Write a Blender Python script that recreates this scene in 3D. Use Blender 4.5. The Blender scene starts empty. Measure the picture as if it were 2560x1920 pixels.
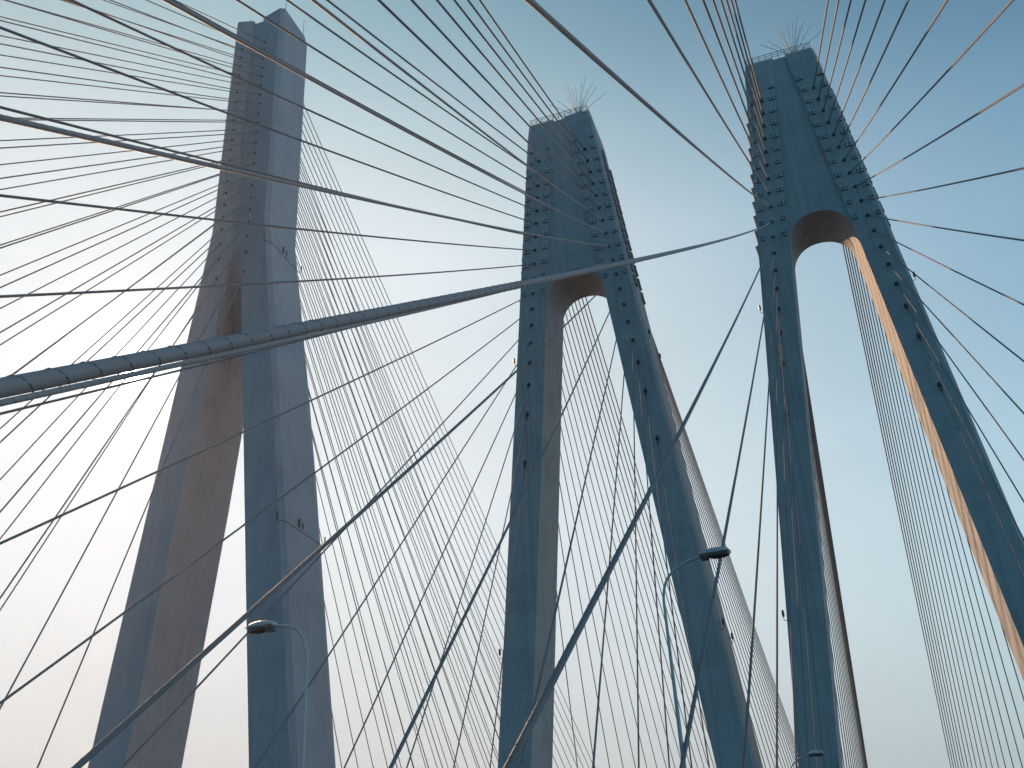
import bpy, bmesh, math, random
from mathutils import Vector, Matrix
random.seed(7)
sc = bpy.context.scene
COL = sc.collection

# ------------------------------------------------------------------ helpers
ORD = ['first', 'second', 'third', 'fourth', 'fifth', 'sixth', 'seventh', 'eighth', 'ninth', 'tenth', 'eleventh',
       'twelfth', 'thirteenth', 'fourteenth', 'fifteenth', 'sixteenth', 'seventeenth', 'eighteenth', 'nineteenth',
       'twentieth', 'twenty-first', 'twenty-second']

def tag(o, label=None, cat=None, group=None, kind=None):
    if label: o['label'] = label
    if cat: o['category'] = cat
    if group: o['group'] = group
    if kind: o['kind'] = kind
    return o

def mesh_obj(name, verts, faces, mat, parent=None, smooth=False, mats=None, midx=None):
    me = bpy.data.meshes.new(name)
    me.from_pydata([tuple(v) for v in verts], [], faces)
    for m in (mats or [mat]): me.materials.append(m)
    if midx: me.polygons.foreach_set('material_index', midx)
    if smooth: me.polygons.foreach_set('use_smooth', [True] * len(me.polygons))
    me.update()
    o = bpy.data.objects.new(name, me); COL.objects.link(o)
    if parent: o.parent = parent
    return o

def empty(name, loc):
    o = bpy.data.objects.new(name, None); COL.objects.link(o); o.location = loc; o.empty_display_size = 0.5
    return o

class MB:
    def __init__(s): s.v = []; s.f = []; s.m = []
    def quadbox(s, p, mi=0):          # 8 points: bottom ring 4, top ring 4
        n = len(s.v); s.v += [Vector(q) for q in p]
        for f in ((3, 2, 1, 0), (4, 5, 6, 7), (0, 1, 5, 4), (1, 2, 6, 5), (2, 3, 7, 6), (3, 0, 4, 7)):
            s.f.append([n + i for i in f]); s.m.append(mi)
    def box(s, a, b, mi=0):
        (x0, y0, z0), (x1, y1, z1) = a, b
        s.quadbox([(x0, y0, z0), (x1, y0, z0), (x1, y1, z0), (x0, y1, z0), (x0, y0, z1), (x1, y0, z1), (x1, y1, z1), (x0, y1, z1)], mi)
    def tube(s, pts, rad, n=8, mi=0, caps=True):
        pts = [Vector(p) for p in pts]
        rads = rad if isinstance(rad, (list, tuple)) else [rad] * len(pts)
        t0 = (pts[1] - pts[0]).normalized()
        up = Vector((0, 0, 1)) if abs(t0.z) < .95 else Vector((1, 0, 0))
        u = t0.cross(up).normalized()
        rings = []
        for i, p in enumerate(pts):
            a = pts[max(i - 1, 0)]; b = pts[min(i + 1, len(pts) - 1)]
            t = (b - a).normalized()
            u = (u - t * u.dot(t)).normalized(); w = t.cross(u)
            r = []
            for k in range(n):
                an = 2 * math.pi * k / n
                r.append(len(s.v)); s.v.append(p + (u * math.cos(an) + w * math.sin(an)) * rads[i])
            rings.append(r)
        for i in range(len(rings) - 1):
            for k in range(n):
                k2 = (k + 1) % n
                s.f.append([rings[i][k], rings[i][k2], rings[i + 1][k2], rings[i + 1][k]]); s.m.append(mi)
        if caps:
            s.f.append(rings[0][::-1]); s.m.append(mi); s.f.append(rings[-1][:]); s.m.append(mi)
    def loft(s, sections, mi=0):      # sections: closed rings of equal count, first to last
        rings = []
        for sec in sections:
            r = []
            for p in sec: r.append(len(s.v)); s.v.append(Vector(p))
            rings.append(r)
        n = len(rings[0])
        for i in range(len(rings) - 1):
            for k in range(n):
                k2 = (k + 1) % n
                s.f.append([rings[i][k], rings[i][k2], rings[i + 1][k2], rings[i + 1][k]]); s.m.append(mi)
        s.f.append(rings[0][::-1]); s.m.append(mi); s.f.append(rings[-1][:]); s.m.append(mi)
    def build(s, name, mats, parent=None, smooth=False):
        if not isinstance(mats, list): mats = [mats]
        o = mesh_obj(name, s.v, s.f, None, parent, smooth, mats, s.m)
        bm = bmesh.new(); bm.from_mesh(o.data); bmesh.ops.recalc_face_normals(bm, faces=bm.faces); bm.to_mesh(o.data); bm.free()
        return o

# ------------------------------------------------------------------ materials
def mat_new(name):
    m = bpy.data.materials.new(name); m.use_nodes = True
    nt = m.node_tree; return m, nt, nt.nodes['Principled BSDF']

def N(nt, t, **kw):
    n = nt.nodes.new(t)
    for k, v in kw.items():
        if k.startswith('i_'): n.inputs[k[2:].replace('_', ' ')].default_value = v
        else: setattr(n, k, v)
    return n

def concrete(name, base, dark, joint=4.0, drip=None):
    m, nt, b = mat_new(name); L = nt.links.new
    tc = N(nt, 'ShaderNodeTexCoord')
    # blotchy tone
    n1 = N(nt, 'ShaderNodeTexNoise', i_Scale=.22, i_Detail=6.0, i_Roughness=.6); L(tc.outputs['Object'], n1.inputs['Vector'])
    # vertical rain streaks
    mp = N(nt, 'ShaderNodeMapping'); mp.inputs['Scale'].default_value = (1.7, 1.7, .045); L(tc.outputs['Object'], mp.inputs['Vector'])
    n2 = N(nt, 'ShaderNodeTexNoise', i_Scale=1.0, i_Detail=5.0, i_Roughness=.62); L(mp.outputs[0], n2.inputs['Vector'])
    r2 = N(nt, 'ShaderNodeMapRange'); r2.inputs['From Min'].default_value = .46; r2.inputs['From Max'].default_value = .70; L(n2.outputs[0], r2.inputs[0])
    n3 = N(nt, 'ShaderNodeTexNoise', i_Scale=6.0, i_Detail=4.0); L(tc.outputs['Object'], n3.inputs['Vector'])
    # construction joints (lift lines of the pours)
    sp = N(nt, 'ShaderNodeSeparateXYZ'); L(tc.outputs['Object'], sp.inputs[0])
    dv = N(nt, 'ShaderNodeMath', operation='DIVIDE'); dv.inputs[1].default_value = joint; L(sp.outputs['Z'], dv.inputs[0])
    fr = N(nt, 'ShaderNodeMath', operation='FRACT'); L(dv.outputs[0], fr.inputs[0])
    lt = N(nt, 'ShaderNodeMath', operation='LESS_THAN'); lt.inputs[1].default_value = .07 / joint; L(fr.outputs[0], lt.inputs[0])
    n4 = N(nt, 'ShaderNodeTexNoise', i_Scale=.55, i_Detail=3.0); L(tc.outputs['Object'], n4.inputs['Vector'])
    gt = N(nt, 'ShaderNodeMapRange'); gt.inputs['From Min'].default_value = .42; gt.inputs['From Max'].default_value = .62; L(n4.outputs[0], gt.inputs[0])
    jm = N(nt, 'ShaderNodeMath', operation='MULTIPLY'); L(lt.outputs[0], jm.inputs[0]); L(gt.outputs[0], jm.inputs[1])
    # per-pour tone: every lift a shade of its own
    fl = N(nt, 'ShaderNodeMath', operation='FLOOR'); L(dv.outputs[0], fl.inputs[0])
    wn = N(nt, 'ShaderNodeTexWhiteNoise', noise_dimensions='1D'); L(fl.outputs[0], wn.inputs['W'])
    mx = N(nt, 'ShaderNodeMix', data_type='RGBA'); mx.inputs[6].default_value = (*dark, 1); mx.inputs[7].default_value = (*base, 1)
    f1 = N(nt, 'ShaderNodeMapRange'); f1.inputs['From Min'].default_value = .3; f1.inputs['From Max'].default_value = .7
    f1.inputs['To Min'].default_value = .55; f1.inputs['To Max'].default_value = 1.0; L(n1.outputs[0], f1.inputs[0])
    s1 = N(nt, 'ShaderNodeMath', operation='MULTIPLY_ADD'); L(r2.outputs[0], s1.inputs[0]); s1.inputs[1].default_value = -.42; L(f1.outputs[0], s1.inputs[2])
    s2 = N(nt, 'ShaderNodeMath', operation='MULTIPLY_ADD'); L(jm.outputs[0], s2.inputs[0]); s2.inputs[1].default_value = -.45; L(s1.outputs[0], s2.inputs[2])
    s3 = N(nt, 'ShaderNodeMath', operation='MULTIPLY_ADD'); L(wn.outputs[0], s3.inputs[0]); s3.inputs[1].default_value = .16; L(s2.outputs[0], s3.inputs[2])
    s4 = N(nt, 'ShaderNodeMath', operation='MULTIPLY_ADD', use_clamp=True); L(n3.outputs[0], s4.inputs[0]); s4.inputs[1].default_value = .12; L(s3.outputs[0], s4.inputs[2])
    L(s4.outputs[0], mx.inputs[0]); L(mx.outputs[2], b.inputs['Base Color'])
    if drip:        # dirty runs below the cable holes: a band along each anchor column, broken up by noise
        def M(op, a, c=None, clamp=False):
            n = N(nt, 'ShaderNodeMath', operation=op, use_clamp=clamp)
            for k, q in ((0, a), (1, c)):
                if q is None: continue
                if isinstance(q, (int, float)): n.inputs[k].default_value = q
                else: L(q, n.inputs[k])
            return n.outputs[0]
        ax = M('ADD', M('MULTIPLY', sp.outputs['Z'], -drip[1]), drip[0])
        off = M('DIVIDE', M('SUBTRACT', M('ABSOLUTE', sp.outputs['X']), ax), .2)
        band = M('EXPONENT', M('MULTIPLY', M('MULTIPLY', off, off), -1.0))
        m5 = N(nt, 'ShaderNodeMapping'); m5.inputs['Scale'].default_value = (1.2, .2, .55); L(tc.outputs['Object'], m5.inputs['Vector'])
        n5 = N(nt, 'ShaderNodeTexNoise', i_Scale=1.3, i_Detail=4.0, i_Roughness=.65); L(m5.outputs[0], n5.inputs['Vector'])
        r5 = N(nt, 'ShaderNodeMapRange'); r5.inputs['From Min'].default_value = .42; r5.inputs['From Max'].default_value = .68; L(n5.outputs[0], r5.inputs[0])
        dr = M('MULTIPLY', band, r5.outputs[0])
        f6 = M('SUBTRACT', s4.outputs[0], M('MULTIPLY', dr, .85), True); L(f6, mx.inputs[0])
    b.inputs['Roughness'].default_value = .82
    bp = N(nt, 'ShaderNodeBump'); bp.inputs['Strength'].default_value = .25; bp.inputs['Distance'].default_value = .03
    L(n3.outputs[0], bp.inputs['Height']); L(bp.outputs[0], b.inputs['Normal'])
    return m

def plain(name, col, rough=.5, metal=0., var=.15, scale=3.0, bump=0.):
    m, nt, b = mat_new(name); L = nt.links.new
    tc = N(nt, 'ShaderNodeTexCoord')
    n = N(nt, 'ShaderNodeTexNoise', i_Scale=scale, i_Detail=5.0); L(tc.outputs['Object'], n.inputs['Vector'])
    mx = N(nt, 'ShaderNodeMix', data_type='RGBA')
    mx.inputs[6].default_value = (*[c * (1 - var) for c in col], 1); mx.inputs[7].default_value = (*[min(1, c * (1 + var)) for c in col], 1)
    L(n.outputs[0], mx.inputs[0]); L(mx.outputs[2], b.inputs['Base Color'])
    b.inputs['Roughness'].default_value = rough; b.inputs['Metallic'].default_value = metal
    if bump:
        bp = N(nt, 'ShaderNodeBump'); bp.inputs['Strength'].default_value = bump; bp.inputs['Distance'].default_value = .02
        L(n.outputs[0], bp.inputs['Height']); L(bp.outputs[0], b.inputs['Normal'])
    return m

M_CON = concrete('tower_concrete', (.255, .285, .315), (.11, .14, .165), 4.0, (1.9974 + .105182 * 74, .105182))
M_CONL = concrete('old_tower_concrete', (.27, .29, .335), (.17, .19, .225), 5.0)
M_CABLE = plain('cable_sheath', (.27, .24, .25), .7, 0, .12, .8)  # paler copy for the near cables, flare glow put into the colour
M_CABLE2 = plain('sun_dimmed_sheath', (.12, .13, .145), .75, 0, .2, .6)  # same sheath made darker: weaker sunlight on the other cables put into the colour
M_FILLET = plain('fillet_strip', (.15, .155, .17), .6)
M_DARK = plain('socket_rubber', (.018, .02, .022), .7)
M_STEEL = plain('bracket_steel', (.11, .13, .145), .6)
M_CAP = plain('anchor_cap', (.40, .43, .45), .7)
M_CLAMP = plain('clamp_paint', (.2, .225, .25), .65)
M_RAIL = plain('rail_paint', (.06, .075, .09), .5)
M_ROD = plain('rod_metal', (.05, .07, .09), .5, .0)
M_LAMP = plain('lamp_paint', (.33, .36, .38), .45, 0, .06)
M_LENS = plain('lamp_glass', (.05, .035, .035), .15)
M_RED = plain('beacon_red', (.06, .025, .025), .4)
M_BLACK = plain('fixture_black', (.03, .03, .035), .5)
M_ROAD = plain('asphalt', (.05, .05, .052), .85, 0, .2, 8, .3)
M_DECK = concrete('deck_concrete', (.32, .32, .32), (.2, .2, .21), 6.0)
M_MARK = plain('road_paint', (.75, .75, .72), .6)
def water():
    m, nt, b = mat_new('river_water'); L = nt.links.new
    tc = N(nt, 'ShaderNodeTexCoord'); n = N(nt, 'ShaderNodeTexNoise', i_Scale=.35, i_Detail=6.0); L(tc.outputs['Object'], n.inputs['Vector'])
    b.inputs['Base Color'].default_value = (.045, .06, .065, 1); b.inputs['Roughness'].default_value = .12
    bp = N(nt, 'ShaderNodeBump'); bp.inputs['Strength'].default_value = .5; bp.inputs['Distance'].default_value = .3
    L(n.outputs[0], bp.inputs['Height']); L(bp.outputs[0], b.inputs['Normal']); return m
M_WATER = water()

# ------------------------------------------------------------------ the three towers
WATER_Z, DECK_Z = -26.0, -1.7
YF = 100.0                                    # near faces of the twin towers
TOP = 95.9; DEP = 7.0
XR, XM = 5.847, -23.206                       # axes of the right and the middle tower
ZA = [89.38, 87.395, 85.448, 83.476, 81.49, 79.503, 77.49, 75.456, 73.404, 71.285, 69.145, 66.958, 64.667, 62.24, 59.613, 56.651, 52.814, 46.8]
def W(z): return 4.35 + .1 * (TOP - z)      # outer half width
def I(z): return max(.6, W(z) - 3.6)                  # inner half width
def AX(z): return 1.9974 + .105182 * (100 - z)  # half distance of the cable columns

def leg_loft(sgn, zs, fo, fi, dep, bev, y0=0., top_dz=None, back=None):
    secs = []
    for z in zs:
        o, i, d = fo(z), fi(z), dep(z)
        sec = [(i, y0), (o - bev, y0), (o, y0 + bev), (o, y0 + d - (back or bev)), (o - bev, y0 + d), (i, y0 + d)]
        ring = []
        for x, y in sec:
            dz = top_dz(x) if (top_dz and z == zs[-1]) else 0
            ring.append((sgn * x, y, z + dz))
        secs.append(ring)
    return secs

def waler(front_fn, mode):
    """clamp of two steel bars, a centre plate and pale bar ends on the tower face; built round the origin, facing -Y"""
    b = MB()
    if mode == 'full':
        w = .44
        for z in (-.36, .02): b.box((-w, -.17, z - .045), (w, .0, z + .045))
        b.box((-.04, -.22, -.40), (.04, 0, .36))
        for sx in (-1, 1):
            b.box((sx * w - .02, -.12, .0), (sx * w + .02, 0, .26))
        for sx in (-1, 1):
            for z in (-.17, .2):
                b.tube([(sx * .22, 0, z), (sx * .22, -.15, z)], .14, 12, 1)
    elif mode == 'small':
        w = .22
        for z in (-.3, .14): b.box((-w, -.22, z - .05), (w, 0, z + .05))
        for sx in (-1, 1): b.box((sx * w - .025, -.14, -.3), (sx * w + .025, 0, .2))
        b.tube([(0, 0, -.08), (0, -.12, -.08)], .13, 10, 1)
    else:
        b.box((-.42, -.24, -.06), (.42, 0, .04)); b.box((-.05, -.28, .0), (.05, 0, .2))
    return b

def twin_tower(X, label):
    root = empty('bridge_tower', (X, YF, WATER_Z))
    tag(root, label, 'bridge tower', 'twin concrete towers with arched legs')
    Z0 = -WATER_Z
    zs = [WATER_Z, -4, 12, 28, 44, 60, 72, 84, TOP - 2.0, TOP]
    shift = lambda secs: [[(x, y, z + Z0) for x, y, z in r] for r in secs]
    fo = lambda z: W(z) - (.12 if z == TOP else 0)
    for sgn in (-1, 1):
        b = MB(); b.loft(shift(leg_loft(sgn, zs, fo, I, lambda z: DEP, .33)))
        b.build('leg', M_CON, root)
    # recessed wall between the legs, arched underneath
    b = MB(); n = 44; hw = 3.62; rec = .22
    prof = []
    for k in range(n + 1):
        x = -hw + 2 * hw * k / n
        prof.append((x, 67.2 + 4.25 * max(0., 1 - abs(x / hw) ** 2.2) ** (1 / 2.2)))
    up = [(-hw, TOP - .12), (hw, TOP - .12)]
    nb = len(b.v)
    for x, z in prof: b.v += [Vector((x, rec, z + Z0)), Vector((x, DEP - rec, z + Z0)), Vector((x, rec, TOP - .12 + Z0)), Vector((x, DEP - rec, TOP - .12 + Z0))]
    for k in range(n):
        a = nb + 4 * k; c = a + 4
        for f in ((a, c, c + 2, a + 2), (a + 1, a + 3, c + 3, c + 1), (a, a + 1, c + 1, c), (a + 2, c + 2, c + 3, a + 3)):
            b.f.append(list(f)); b.m.append(0)
    b.build('arch_wall', M_CON, root)
    # corner fillets that carry the arch rim out to the leg faces
    # clamps on the near face
    protos = {k: waler(None, k) for k in ('full', 'small', 'bar')}
    meshes = {}
    def put(kind, x, z, roll):
        if kind not in meshes:
            o = protos[kind].build('anchor_clamp', [M_STEEL, M_CAP], root); meshes[kind] = o.data
        else:
            o = bpy.data.objects.new('anchor_clamp', meshes[kind]); COL.objects.link(o); o.parent = root
        o.location = (x, .0, z + Z0); o.rotation_euler = (0, random.uniform(-.06, .06), 0); o.scale = (.9 * random.uniform(.93, 1.07), .9, .9 * random.uniform(.92, 1.06))
    for sgn in (-1, 1):
        for col in (0, 1):
            xf = (lambda z: W(z) - .62) if col == 0 else (lambda z: I(z) + .34 + .18)
            put('bar', sgn * xf(91.1), 91.1, 0)
            for i in range(12):
                z = ZA[i] + .1 if col == 0 else ZA[i] + .15
                if col == 1 and i > 10: continue
                kind = 'full' if i < 9 else 'small'
                if i == 11: continue
                put(kind, sgn * xf(z), z, 0)
    # toothed clamps down the outer side faces
    side = MB()
    for t in range(5):
        z = -.66 + .27 * t
        side.box((-.03, -.40, z), (.24, .34, z + .13)); side.box((.0, -.07, z + .08), (.28, .07, z + .18))
    side.box((-.02, -.30, -.6), (.09, -.23, .6)); side.box((-.02, .2, -.6), (.09, .27, .6)); side.box((-.02, -.44, -.82), (.28, .40, -.72))
    smesh = None
    for sgn in (-1, 1):
        for yy in (1.35, 5.55):
            for i in range(11):
                z = ZA[i] - .5
                if smesh is None:
                    o = side.build('side_clamp', M_CLAMP, root); smesh = o.data
                else:
                    o = bpy.data.objects.new('side_clamp', smesh); COL.objects.link(o); o.parent = root
                o.location = (sgn * W(z), yy, z + Z0)
                o.rotation_euler = (0, -.1035 if sgn > 0 else .1035, 0 if sgn > 0 else math.pi)
                if sgn < 0: o.rotation_euler = (0, .1035, math.pi)
    # guard rail round the top
    b = MB(); z0 = TOP + Z0; xs = 3.95
    path = [(-xs, .25), (xs, .25), (xs, DEP - .25), (-xs, DEP - .25), (-xs, .25)]
    for h in (.4, .75, 1.1):
        for p, q in zip(path, path[1:]): b.tube([(*p, z0 + h), (*q, z0 + h)], .03 if h < 1 else .038, 6)
    for p, q in zip(path, path[1:]):
        m = 10 if abs(p[0] - q[0]) > 1 else 8
        for k in range(m):
            t = k / m; x = p[0] + (q[0] - p[0]) * t; y = p[1] + (q[1] - p[1]) * t
            b.tube([(x, y, z0 - .15), (x, y, z0 + 1.1)], .036, 6)
    b.build('guard_rail', M_RAIL, root)
    # spray of lightning rods standing on the roof
    tips = [(-1.73, 5.31), (-.66, 6.35), (.59, 7.02), (.38, 8.86), (.91, 8.89), (1.44, 8.42), (2.19, 7.57), (2.97, 8.63), (2.84, 6.23), (3.74, 9.12), (3.67, 7.44), (4.42, 9.08), (5.09, 6.85), (6.19, 5.93)]
    foot = Vector((2.0, DEP / 2, z0 - .15)); hub = Vector((2.0, DEP / 2, z0 + 2.75))
    b = MB(); b.tube([foot, hub], .06, 8); b.build('rod_mast', M_ROD, root)
    for k, (dx, dz) in enumerate(tips):
        b = MB(); tip = Vector((dx, DEP / 2 + (-.9 + 1.8 * ((k * 5) % 14) / 13), z0 + dz))
        b.tube([hub - Vector((0, 0, .1 + .02 * k)), hub.lerp(tip, .5), tip], [.034, .03, .022], 5); b.build('lightning_rod', M_ROD, root)
    # warning lights bracketed off the corners
    for zz in (60.2, 26.0):
        for sgn, y in ((-1, .3), (1, .3), (1, 6.3)):
            b = MB(); x = sgn * (W(zz) + .02)
            zl = zz + Z0 - .5
            b.tube([(x, y, zl), (x + sgn * .28, y - .15, zl), (x + sgn * .28, y - .15, zl + .35)], .035, 6, 0)
            b.tube([(x + sgn * .28, y - .15, zl + .35), (x + sgn * .28, y - .15, zl + .45), (x + sgn * .28, y - .15, zl + .95), (x + sgn * .28, y - .15, zl + 1.03)], [.07, .13, .12, .05], 8, 1)
            b.build('warning_light', [M_BLACK, M_RED], root)
    return root

tower_r = twin_tower(XR, 'rightmost concrete bridge tower with arched opening and a warm sunlit inner leg face')
tower_m = twin_tower(XM, 'middle concrete bridge tower, the thick near cable crossing just above its arched opening')

# left tower: taller, V-shaped top, no clamps
XL = -74.92; YL = 104.0
def WL(z): return (5.0 if z <= 97 else 5.0 - .3 * (z - 97) / 45) + (.118 * (97 - z) if z < 97 else 0)
def IL(z): return .95 + (.105 * (90 - z) if z < 90 else 0)
def DL(z): return 9.2 + 1.6 * max(0., min(1., (97 - z) / 33))
XLA = -75.424
ZL = [134.33, 132.41, 130.38, 128.43, 126.43, 124.47, 122.37, 120.46, 118.4, 116.34, 114.24, 112.21, 109.99, 107.86, 105.75, 103.47, 101.08, 98.77, 96.44, 93.8, 90.89, 87.4]
def AL(z): return 2.18 + .0048 * (134.33 - z) if False else 2.18 - .24 * (z - 134.33) / 62.5
def left_tower():
    root = empty('bridge_tower', (XL, YL, WATER_Z)); Z0 = -WATER_Z
    tag(root, 'tall pale concrete tower with V-notched top and narrow slit between its legs, leftmost', 'bridge tower')
    zs = [WATER_Z, -5, 10, 25, 40, 55, 70, 82, 90, 93.5, 97, 112, 128, 140.5]
    for sgn in (-1, 1):
        b = MB()
        secs = leg_loft(sgn, zs, WL, IL, DL, .62, 0, lambda x: (x - .95) * .33, 1.9)
        b.loft([[(x, y, z + Z0) for x, y, z in r] for r in secs]); b.build('leg', M_CONL, root)
    b = MB(); secs = []
    for z in (79.5, 83, 86, 89, 91.5, 97, 128, 140.1):
        r = .38 + max(0, 91.5 - z) * .36; hw = IL(z) + .35; dd = DL(z)
        secs.append([(-hw, r, z + Z0), (hw, r, z + Z0), (hw, dd - r, z + Z0), (-hw, dd - r, z + Z0)])
    b.loft(secs); b.build('web_wall', M_CONL, root)
    for x, y, h in ((-4.2, 3.5, 4.0), (4.6, .9, 5.0), (4.4, 7.2, 4.0)):
        b = MB(); b.tube([(x, y, 141.2 + Z0), (x, y, 142 + Z0 + h)], [.05, .035], 5); b.build('lightning_rod', M_ROD, root)
    # conduit ring and warning lights on the right leg, at two heights
    for zz in (47.3, 92.0):
        zl = zz + Z0; xs = WL(zz) + .03; b = MB()
        b.tube([(xs - .8, -.05, zl + .1), (xs - .60, -.06, zl), (xs + .0, .62, zl - .1), (xs + .0, DL(zz) - .6, zl - .25)], .05, 6)
        b.build('conduit', M_BLACK, root)
        for x, y in ((xs - .75, -.18), (xs + .18, 4.6), (xs + .25, DL(zz) - .5)):
            b = MB(); b.tube([(x - .1, y + .05, zl), (x, y, zl + .2)], .04, 6, 0)
            b.tube([(x, y, zl + .25), (x, y, zl + .35), (x, y, zl + .95), (x, y, zl + 1.05)], [.06, .10, .09, .05], 8, 1)
            b.build('warning_light', [M_BLACK, M_RED], root)
        b = MB(); b.box((xs - .02, 3.8, zl + .3), (xs + .08, 4.1, zl + 1.4)); b.build('junction_box', M_BLACK, root)
    return root
tower_l = left_tower()

# ------------------------------------------------------------------ stay cables
SAG = 0.000205
def cable_pts(A, B, sag, n):
    A, B = Vector(A), Vector(B); lh = math.hypot(B.x - A.x, B.y - A.y); out = []
    for k in range(n + 1):
        t = k / n; p = A.lerp(B, t); p.z -= sag * lh * lh * t * (1 - t); out.append(p)
    d = (out[-1] - out[-2]).normalized()
    return out, d

def stay(A, B, dia, label, group, sag, zend, root_tower, sock_r=.2, n=34, sides=10, fillet=0.0, mat=None):
    pts, d = cable_pts(A, B, sag, n)
    if d.z < -1e-3 and pts[-1].z > zend: pts.append(pts[-1] + d * ((pts[-1].z - zend) / -d.z))
    d0 = (pts[1] - pts[0]).normalized()
    O = Vector(pts[0])
    b = MB(); b.tube([p - O for p in [pts[0] - d0 * .25] + pts[1:]], dia / 2, sides)
    o = b.build('stay_cable', mat or M_CABLE2, None, True); o.location = O
    tag(o, label, 'stay cable', group)
    # dark socket in the tower face that the cable leaves through
    if sock_r:
        s = MB(); q = O - root_tower.location
        s.tube([q - d0 * .35, q + d0 * .16], sock_r, 14); s.tube([q + d0 * .10, q + d0 * (.8 if sock_r > .19 else .35)], dia / 2 + .035, 10)
        s.build('cable_socket', M_DARK, root_tower)
    if fillet:
        h = MB(); hp = []; s_acc = 0.0; r = dia / 2 + .001
        fine = []
        for a, c in zip(pts, pts[1:]):
            L = (c - a).length; m = max(1, int(L / .045))
            near = min(a.length, c.length, ((a + c) / 2).length)
            if near > fillet: continue
            t = (c - a).normalized(); u = t.cross(Vector((0, 0, 1))).normalized(); w = t.cross(u)
            for k in range(m):
                s_acc += L / m; ph = 2 * math.pi * s_acc / .32
                p = a.lerp(c, k / m)
                if p.length > fillet: continue
                fine.append(p + (u * math.cos(ph) + w * math.sin(ph)) * r - O)
        if len(fine) > 3:
            h.tube(fine, .007, 4); h.build('helical_fillet', M_FILLET, o, True)
    return o

YD = [-87.81, -77.92, -68.69, -59.73, -49.68, -41.05, -29.91, -18.88, -7.72, 3.18, 13.8, 24.41, 34.7, 45.18, 55.49, 65.43, 75.22, 85.06]
ZD = 2.41
PLANES = [(XR, -1, -4.507, tower_r, 'right tower', 'left'), (XR, 1, 16.098, tower_r, 'right tower', 'right'),
          (XM, -1, -32.694, tower_m, 'middle tower', 'left'), (XM, 1, -12.380, tower_m, 'middle tower', 'right')]
for X, sg, xd, root, tn, cn in PLANES:
    for i in range(18):
        z = ZA[i]; dia = max(.115, .168 - .005 * i)
        fil = 0
        if tn == 'right tower' and cn == 'left' and 6 <= i <= 11: fil = 42
        if tn == 'middle tower' and cn == 'right' and 6 <= i <= 10: fil = 30
        dz = {('middle tower', 'right', 9): .09, ('middle tower', 'left', 9): -.16}.get((tn, cn, i), 0)
        stay((X + sg * AX(z), YF, z), (xd, YD[i], ZD + dz), dia,
             'grey stay cable from the %s socket down, %s column, front face of %s' % (ORD[i], cn, tn),
             'front stay cables of the %s' % tn, SAG, DECK_Z, root, .2, 48 if fil else 34, 12 if fil else 10, fil, M_CABLE if (6 <= i <= 9 and xd > -15 and xd < 0) else None)
        yb = 2 * (YF + DEP / 2) - YD[i]
        stay((X + sg * AX(z), YF + DEP, z), (xd, yb, ZD), dia,
             'thin grey cable of far fan behind %s, %s side, %s from its top' % (tn, cn, ORD[i]),
             'far side stay cables of the %s' % tn, SAG, DECK_Z, root, 0, 20, 8)
for sg, xd, cn in ((-1, XLA - 6.0, 'left'), (1, XLA + 11.0, 'right')):
    for i in range(22):
        z = ZL[i]; y = -83.4 + 7.2 * i; x = XLA + sg * AL(z)
        stay((x, YL, z), (xd, y, 8.0), .15,
             'thin grey cable from the %s hole down, %s column, front face of left tower' % (ORD[i], cn),
             'front stay cables of the left tower', .00003, 6.0, tower_l, .17, 26, 8)
        yb = 2 * (YL + 4.2) - y
        stay((x, YL + DL(z), z), (xd, yb, 8.0), .15,
             'thin grey cable of far fan behind left tower, %s side, %s from its top' % (cn, ORD[i]),
             'far side stay cables of the left tower', .00003, 6.0, tower_l, 0, 20, 8)

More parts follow.
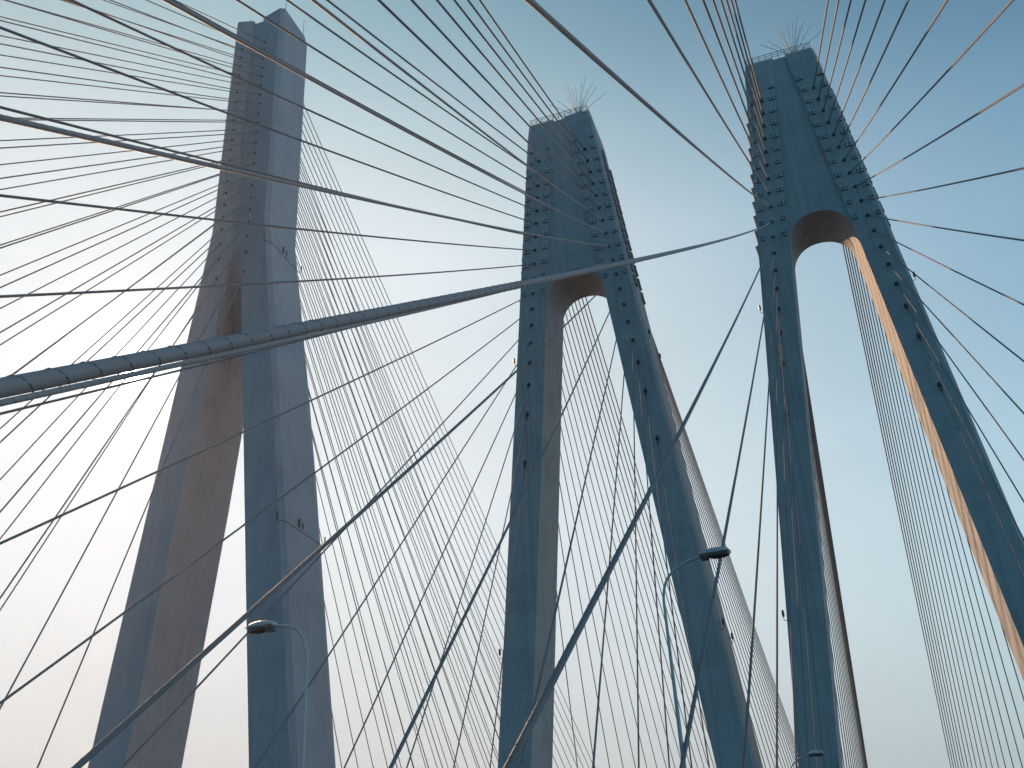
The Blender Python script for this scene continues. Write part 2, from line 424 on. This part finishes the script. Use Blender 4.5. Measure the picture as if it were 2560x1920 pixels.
# ------------------------------------------------------------------ street lamps
def lamp(base, arm, head_at, sgn, length, label):
    root = empty('street_lamp', base); tag(root, label, 'street lamp', 'street lamps along the bridge decks')
    O = Vector(base)
    # smooth the arm
    P = [Vector(p) - O for p in arm]; pts = [Vector((0, 0, 0)), Vector((0, 0, (P[0].z) * .5))]
    ext = [P[0] + (P[0] - P[1]) * 0 + Vector((0, 0, -1.0))] + P + [P[-1] + (P[-1] - P[-2])]
    for i in range(1, len(ext) - 2):
        for k in range(6):
            t = k / 6; a, b_, c, d = ext[i - 1], ext[i], ext[i + 1], ext[i + 2]
            pts.append(.5 * ((2 * b_) + (c - a) * t + (2 * a - 5 * b_ + 4 * c - d) * t * t + (3 * b_ - a - 3 * c + d) * t ** 3))
    pts.append(P[-1]); n = len(pts)
    tot = P[0].z
    rad = [max(.036, .085 - .05 * max(0, min(1, p.z / tot))) if i < 3 else .037 for i, p in enumerate(pts)]
    b = MB(); b.tube(pts, rad, 14); b.build('pole', M_LAMP, root, True)
    b = MB(); b.box((-.2, -.2, -.02), (.2, .2, .03)); b.build('base_plate', M_LAMP, root)
    # luminaire: upper shell, dark bowl glass and gear tray
    H = Vector(head_at) - O
    def sec(u, up):
        w = .165 * (math.sin(math.pi * min(1, .16 + u * .80)) ** .6) if u < 1 else .02
        h = (.07 + .10 * math.sin(math.pi * min(1., .08 + .80 * u)) ** 1.2); x = H.x + sgn * length * u
        if u > .93: w *= .72; h *= .6
        if u >= 1: w *= .8; h *= .35
        zc = H.z
        pts = []
        m = 10
        if up == 1:
            for k in range(m + 1):
                a = math.pi * k / m; pts.append((x, H.y + w * math.cos(a), zc + h * math.sin(a)))
            for k in range(1, 4): pts.append((x, H.y - w * .96 + 2 * w * .96 * k / 4, zc - .055))
        else:
            d = .02 + .075 * math.sin(math.pi * min(1, max(0, (u - .26) / .72))) ** .7
            for k in range(m + 1):
                a = math.pi * k / m; pts.append((x, H.y + w * .86 * math.cos(a), zc - .056 - d * math.sin(a)))
            for k in range(1, 4): pts.append((x, H.y - w * .8 + 2 * w * .8 * k / 4, zc - .05))
        return pts
    b = MB(); b.loft([sec(u, 1) for u in (0, .04, .12, .25, .4, .55, .7, .82, .9, .95, 1.0)])
    # seam line between cover and body
    b.box((min(H.x + sgn * .03, H.x + sgn * length * .96), H.y - .171, H.z - .004), (max(H.x + sgn * .03, H.x + sgn * length * .96), H.y - .1, H.z + .004), 1)
    hd = b.build('lamp_head', [M_LAMP, M_STEEL], root, True)
    mod = hd.modifiers.new('edge', 'EDGE_SPLIT'); mod.split_angle = math.radians(50)
    b = MB(); b.loft([sec(u, 0) for u in (.30, .36, .45, .58, .7, .82, .9, .95)]); b.build('lens', M_LENS, hd, True)
    b = MB(); x0, x1 = sorted((H.x + sgn * length * .05, H.x + sgn * length * .29))
    b.box((x0, H.y - .09, H.z - .13), (x1, H.y + .09, H.z - .05)); b.build('gear_tray', M_BLACK, hd)
    return root
lamp((-4.5, 26.3, DECK_Z), [(-4.5, 26.3, 7.5), (-4.46, 26.3, 7.9), (-4.31, 26.3, 8.24), (-4.02, 26.3, 8.48), (-3.71, 26.3, 8.60), (-3.34, 26.3, 8.68)], (-3.40, 26.3, 8.70), 1, .84,
     'grey street lamp before the right leg of middle tower, arm bending right')
lamp((-4.75, 60, DECK_Z), [(-4.75, 60, 6.5), (-4.68, 60, 7.0), (-4.49, 60, 7.38), (-4.01, 60, 7.77), (-3.44, 60, 7.93)], (-3.47, 60, 7.94), 1, .84,
     'smallest grey street lamp at the foot of right tower, barely in view')
lamp((-12.4, 21.6, DECK_Z), [(-12.4, 21.6, 5.9), (-12.43, 21.6, 6.3), (-12.59, 21.6, 6.72), (-12.9, 21.6, 6.95), (-13.38, 21.6, 7.05)], (-13.33, 21.6, 7.05), -1, .80,
     'pale street lamp before the left tower, arm curving over to the left')

# ------------------------------------------------------------------ decks and water
def deck(xc, hw, z, y0, y1, nm):
    b = MB(); b.box((xc - hw, y0, z - 2.2), (xc + hw, y1, z - .02)); b.box((xc - hw, y0, z), (xc - hw + .4, y1, z + .9)); b.box((xc + hw - .4, y0, z), (xc + hw, y1, z + .9))
    tag(b.build('bridge_deck', M_DECK), nm, None, None, 'structure')
    b = MB(); b.box((xc - hw + .42, y0 + .1, z - .015), (xc + hw - .42, y1 - .1, z - .005)); tag(b.build('road', M_ROAD), None, None, None, 'structure')
    b = MB()
    for x in (-3.7, 0, 3.7):
        y = y0 + 1
        while y < y1 - 8: b.box((xc + x - .08, y, z - .0045), (xc + x + .08, y + 6, z)); y += 15
    tag(b.build('lane_marking', M_MARK), None, None, None, 'structure')
deck(XR, 11.6, DECK_Z, -140, 330, 'concrete deck of the right bridge')
deck(-22.54, 11.6, DECK_Z, -140, 330, 'concrete deck of the middle bridge')
deck(XLA + 2.5, 10.5, 6.0, -140, 330, 'concrete deck of the left bridge')
S = 4000
o = mesh_obj('water', [(-S, -S, WATER_Z), (S, -S, WATER_Z), (S, S, WATER_Z), (-S, S, WATER_Z)], [(0, 1, 2, 3)], M_WATER); tag(o, None, None, None, 'structure')

# ------------------------------------------------------------------ light, air, camera
DUST, GAM, SAT, KC, TINT, SMOG, SKY, EXPO, SUNE, SUNC, HAZE, HAZC = 1.2, 3.2, .46, .0058, (.92, 1.0, .975), (.50, .51, .485), .63, .4, 5.0, (1.0, .58, .30), .00010, (.76, .80, 1)
FARC, SIDE_GLOW = (.34, 1.18, 1.50), (.72, .68, .66)
EL, AZ = math.radians(28.4), math.radians(-41.06)          # azimuth from +Y towards +X
SUN = Vector((math.sin(AZ) * math.cos(EL), math.cos(AZ) * math.cos(EL), math.sin(EL)))
ld = bpy.data.lights.new('sun', 'SUN'); ld.energy = SUNE; ld.angle = math.radians(.53); ld.color = SUNC
lo = bpy.data.objects.new('sun', ld); COL.objects.link(lo); lo.rotation_euler = SUN.to_track_quat('Z', 'Y').to_euler()

w = bpy.data.worlds.new('World'); sc.world = w; w.use_nodes = True; nt = w.node_tree; L = nt.links.new
bg = nt.nodes['Background']
sky = N(nt, 'ShaderNodeTexSky', sky_type='NISHITA'); sky.sun_disc = False; sky.sun_elevation = EL; sky.sun_rotation = AZ
sky.altitude = 0; sky.air_density = 1.0; sky.dust_density = DUST; sky.ozone_density = 1.0
# thick city air: the glow of the sun side levels off instead of rising without end
def VM(op, a_, b_=None):
    n = N(nt, 'ShaderNodeVectorMath', operation=op)
    for k, q in ((0, a_), (1, b_)):
        if q is None: continue
        if isinstance(q, tuple): n.inputs[k].default_value = q
        else: L(q, n.inputs[k])
    return n.outputs[0]
hs = N(nt, 'ShaderNodeHueSaturation'); hs.inputs['Saturation'].default_value = SAT; L(sky.outputs[0], hs.inputs['Color'])
x = VM('MULTIPLY', hs.outputs[0], tuple(.06 * c for c in TINT))
gam = N(nt, 'ShaderNodeGamma'); gam.inputs[1].default_value = GAM; L(x, gam.inputs[0])
y = VM('DIVIDE', gam.outputs[0], VM('ADD', gam.outputs[0], (KC, KC, KC)))
# low band of warm grey smog and the white aureole round the sun
tc = N(nt, 'ShaderNodeTexCoord'); dirn = VM('NORMALIZE', tc.outputs['Generated'])
sp = N(nt, 'ShaderNodeSeparateXYZ'); L(dirn, sp.inputs[0])
mr = N(nt, 'ShaderNodeMapRange', interpolation_type='SMOOTHSTEP'); mr.inputs['From Min'].default_value = 0.; mr.inputs['From Max'].default_value = .36
mr.inputs['To Min'].default_value = .85; mr.inputs['To Max'].default_value = 0.; L(sp.outputs['Z'], mr.inputs[0])
zr = N(nt, 'ShaderNodeMapRange', interpolation_type='SMOOTHSTEP'); zr.inputs['From Min'].default_value = .57; zr.inputs['From Max'].default_value = .80
L(sp.outputs['Z'], zr.inputs[0])   # deeper, greener blue towards the zenith
zm = N(nt, 'ShaderNodeMix', data_type='RGBA'); L(zr.outputs[0], zm.inputs[0]); zm.inputs[6].default_value = (1, 1, 1, 1); zm.inputs[7].default_value = (.48, .65, .70, 1)
y = VM('MULTIPLY', y, zm.outputs[2])
mx = N(nt, 'ShaderNodeMix', data_type='RGBA'); L(mr.outputs[0], mx.inputs[0]); L(y, mx.inputs[6]); mx.inputs[7].default_value = (*SMOG, 1)
dt = N(nt, 'ShaderNodeVectorMath', operation='DOT_PRODUCT'); L(dirn, dt.inputs[0]); dt.inputs[1].default_value = tuple(SUN)
# the far side of the sky is a deeper, greener blue; an unseen glow is added off to the right to lighten the +X tower faces
ar = N(nt, 'ShaderNodeMapRange', interpolation_type='SMOOTHSTEP'); ar.inputs['From Min'].default_value = .86; ar.inputs['From Max'].default_value = -.1
ar.inputs['To Min'].default_value = 0.; ar.inputs['To Max'].default_value = 1.; L(dt.outputs['Value'], ar.inputs[0])
tm = N(nt, 'ShaderNodeMix', data_type='RGBA'); L(ar.outputs[0], tm.inputs[0]); tm.inputs[6].default_value = (.90, 1., 1.05, 1); tm.inputs[7].default_value = (*FARC, 1)
acc = VM('MULTIPLY', mx.outputs[2], tm.outputs[2])
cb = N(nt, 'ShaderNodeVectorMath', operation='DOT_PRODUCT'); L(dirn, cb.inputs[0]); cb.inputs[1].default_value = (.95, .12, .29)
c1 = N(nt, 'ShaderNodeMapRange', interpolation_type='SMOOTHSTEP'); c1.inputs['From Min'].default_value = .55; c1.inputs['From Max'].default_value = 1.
L(cb.outputs['Value'], c1.inputs[0]); c2 = VM('SCALE', SIDE_GLOW); L(c1.outputs[0], c2.node.inputs['Scale']); acc = VM('ADD', acc, c2)
# faint unevenness of the haze
nz = N(nt, 'ShaderNodeTexNoise', i_Scale=2.2, i_Detail=4.0, i_Roughness=.55); nm = N(nt, 'ShaderNodeMapping'); nm.inputs['Scale'].default_value = (1, 1, 3.2)
L(dirn, nm.inputs['Vector']); L(nm.outputs[0], nz.inputs['Vector'])
nr = N(nt, 'ShaderNodeMapRange'); nr.inputs['From Min'].default_value = .3; nr.inputs['From Max'].default_value = .7; nr.inputs['To Min'].default_value = .955; nr.inputs['To Max'].default_value = 1.045
L(nz.outputs[0], nr.inputs[0]); nn = VM('SCALE', acc); L(nr.outputs[0], nn.node.inputs['Scale']); acc = nn
for pw, amp, colr in ((40000, 40., (1, .97, .92)), (2500, 1.6, (1, .96, .93)), (420, .42, (1, .93, .94)), (45, .03, (1, .84, .9))):
    p1 = N(nt, 'ShaderNodeMath', operation='MAXIMUM'); L(dt.outputs['Value'], p1.inputs[0]); p1.inputs[1].default_value = 0
    p2 = N(nt, 'ShaderNodeMath', operation='POWER'); L(p1.outputs[0], p2.inputs[0]); p2.inputs[1].default_value = pw
    g = VM('SCALE', tuple(amp * c for c in colr)); g.node.inputs['Scale'].default_value = 1; L(p2.outputs[0], g.node.inputs['Scale'])
    acc = VM('ADD', acc, g)
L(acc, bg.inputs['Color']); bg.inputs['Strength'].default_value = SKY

HZ = True
if HZ:
    m = bpy.data.materials.new('haze_air'); m.use_nodes = True; nt2 = m.node_tree; nt2.nodes.clear()
    out = nt2.nodes.new('ShaderNodeOutputMaterial'); pv = nt2.nodes.new('ShaderNodeVolumePrincipled')
    pv.inputs['Color'].default_value = (*HAZC, 1); pv.inputs['Density'].default_value = HAZE; pv.inputs['Anisotropy'].default_value = .7
    nt2.links.new(pv.outputs[0], out.inputs['Volume'])
    b = MB(); b.box((-4100, -4100, WATER_Z - 1), (4100, 4100, 152)); o = b.build('haze', m); tag(o, None, None, None, 'stuff')

cam = bpy.data.cameras.new('camera'); co = bpy.data.objects.new('camera', cam); COL.objects.link(co); sc.camera = co
f, yaw, pitch, roll = 2536.87, -0.308008, 0.499515, 0.0563555
cam.sensor_width = 36; cam.lens = f / 2560 * 36; cam.clip_end = 20000; cam.clip_start = .1
fw = Vector((math.sin(yaw) * math.cos(pitch), math.cos(yaw) * math.cos(pitch), math.sin(pitch)))
r0 = Vector((math.cos(yaw), -math.sin(yaw), 0)); d0 = fw.cross(r0)
r = r0 * math.cos(roll) + d0 * math.sin(roll); d = -r0 * math.sin(roll) + d0 * math.cos(roll)
up = -d
co.matrix_world = Matrix(((r.x, up.x, -fw.x, 0), (r.y, up.y, -fw.y, 0), (r.z, up.z, -fw.z, 0), (0, 0, 0, 1)))

sc.view_settings.view_transform = 'Standard'; sc.view_settings.look = 'None'; sc.view_settings.exposure = EXPO; sc.view_settings.gamma = 1
sc.cycles.use_denoising = True
sc.cycles.max_bounces = 6
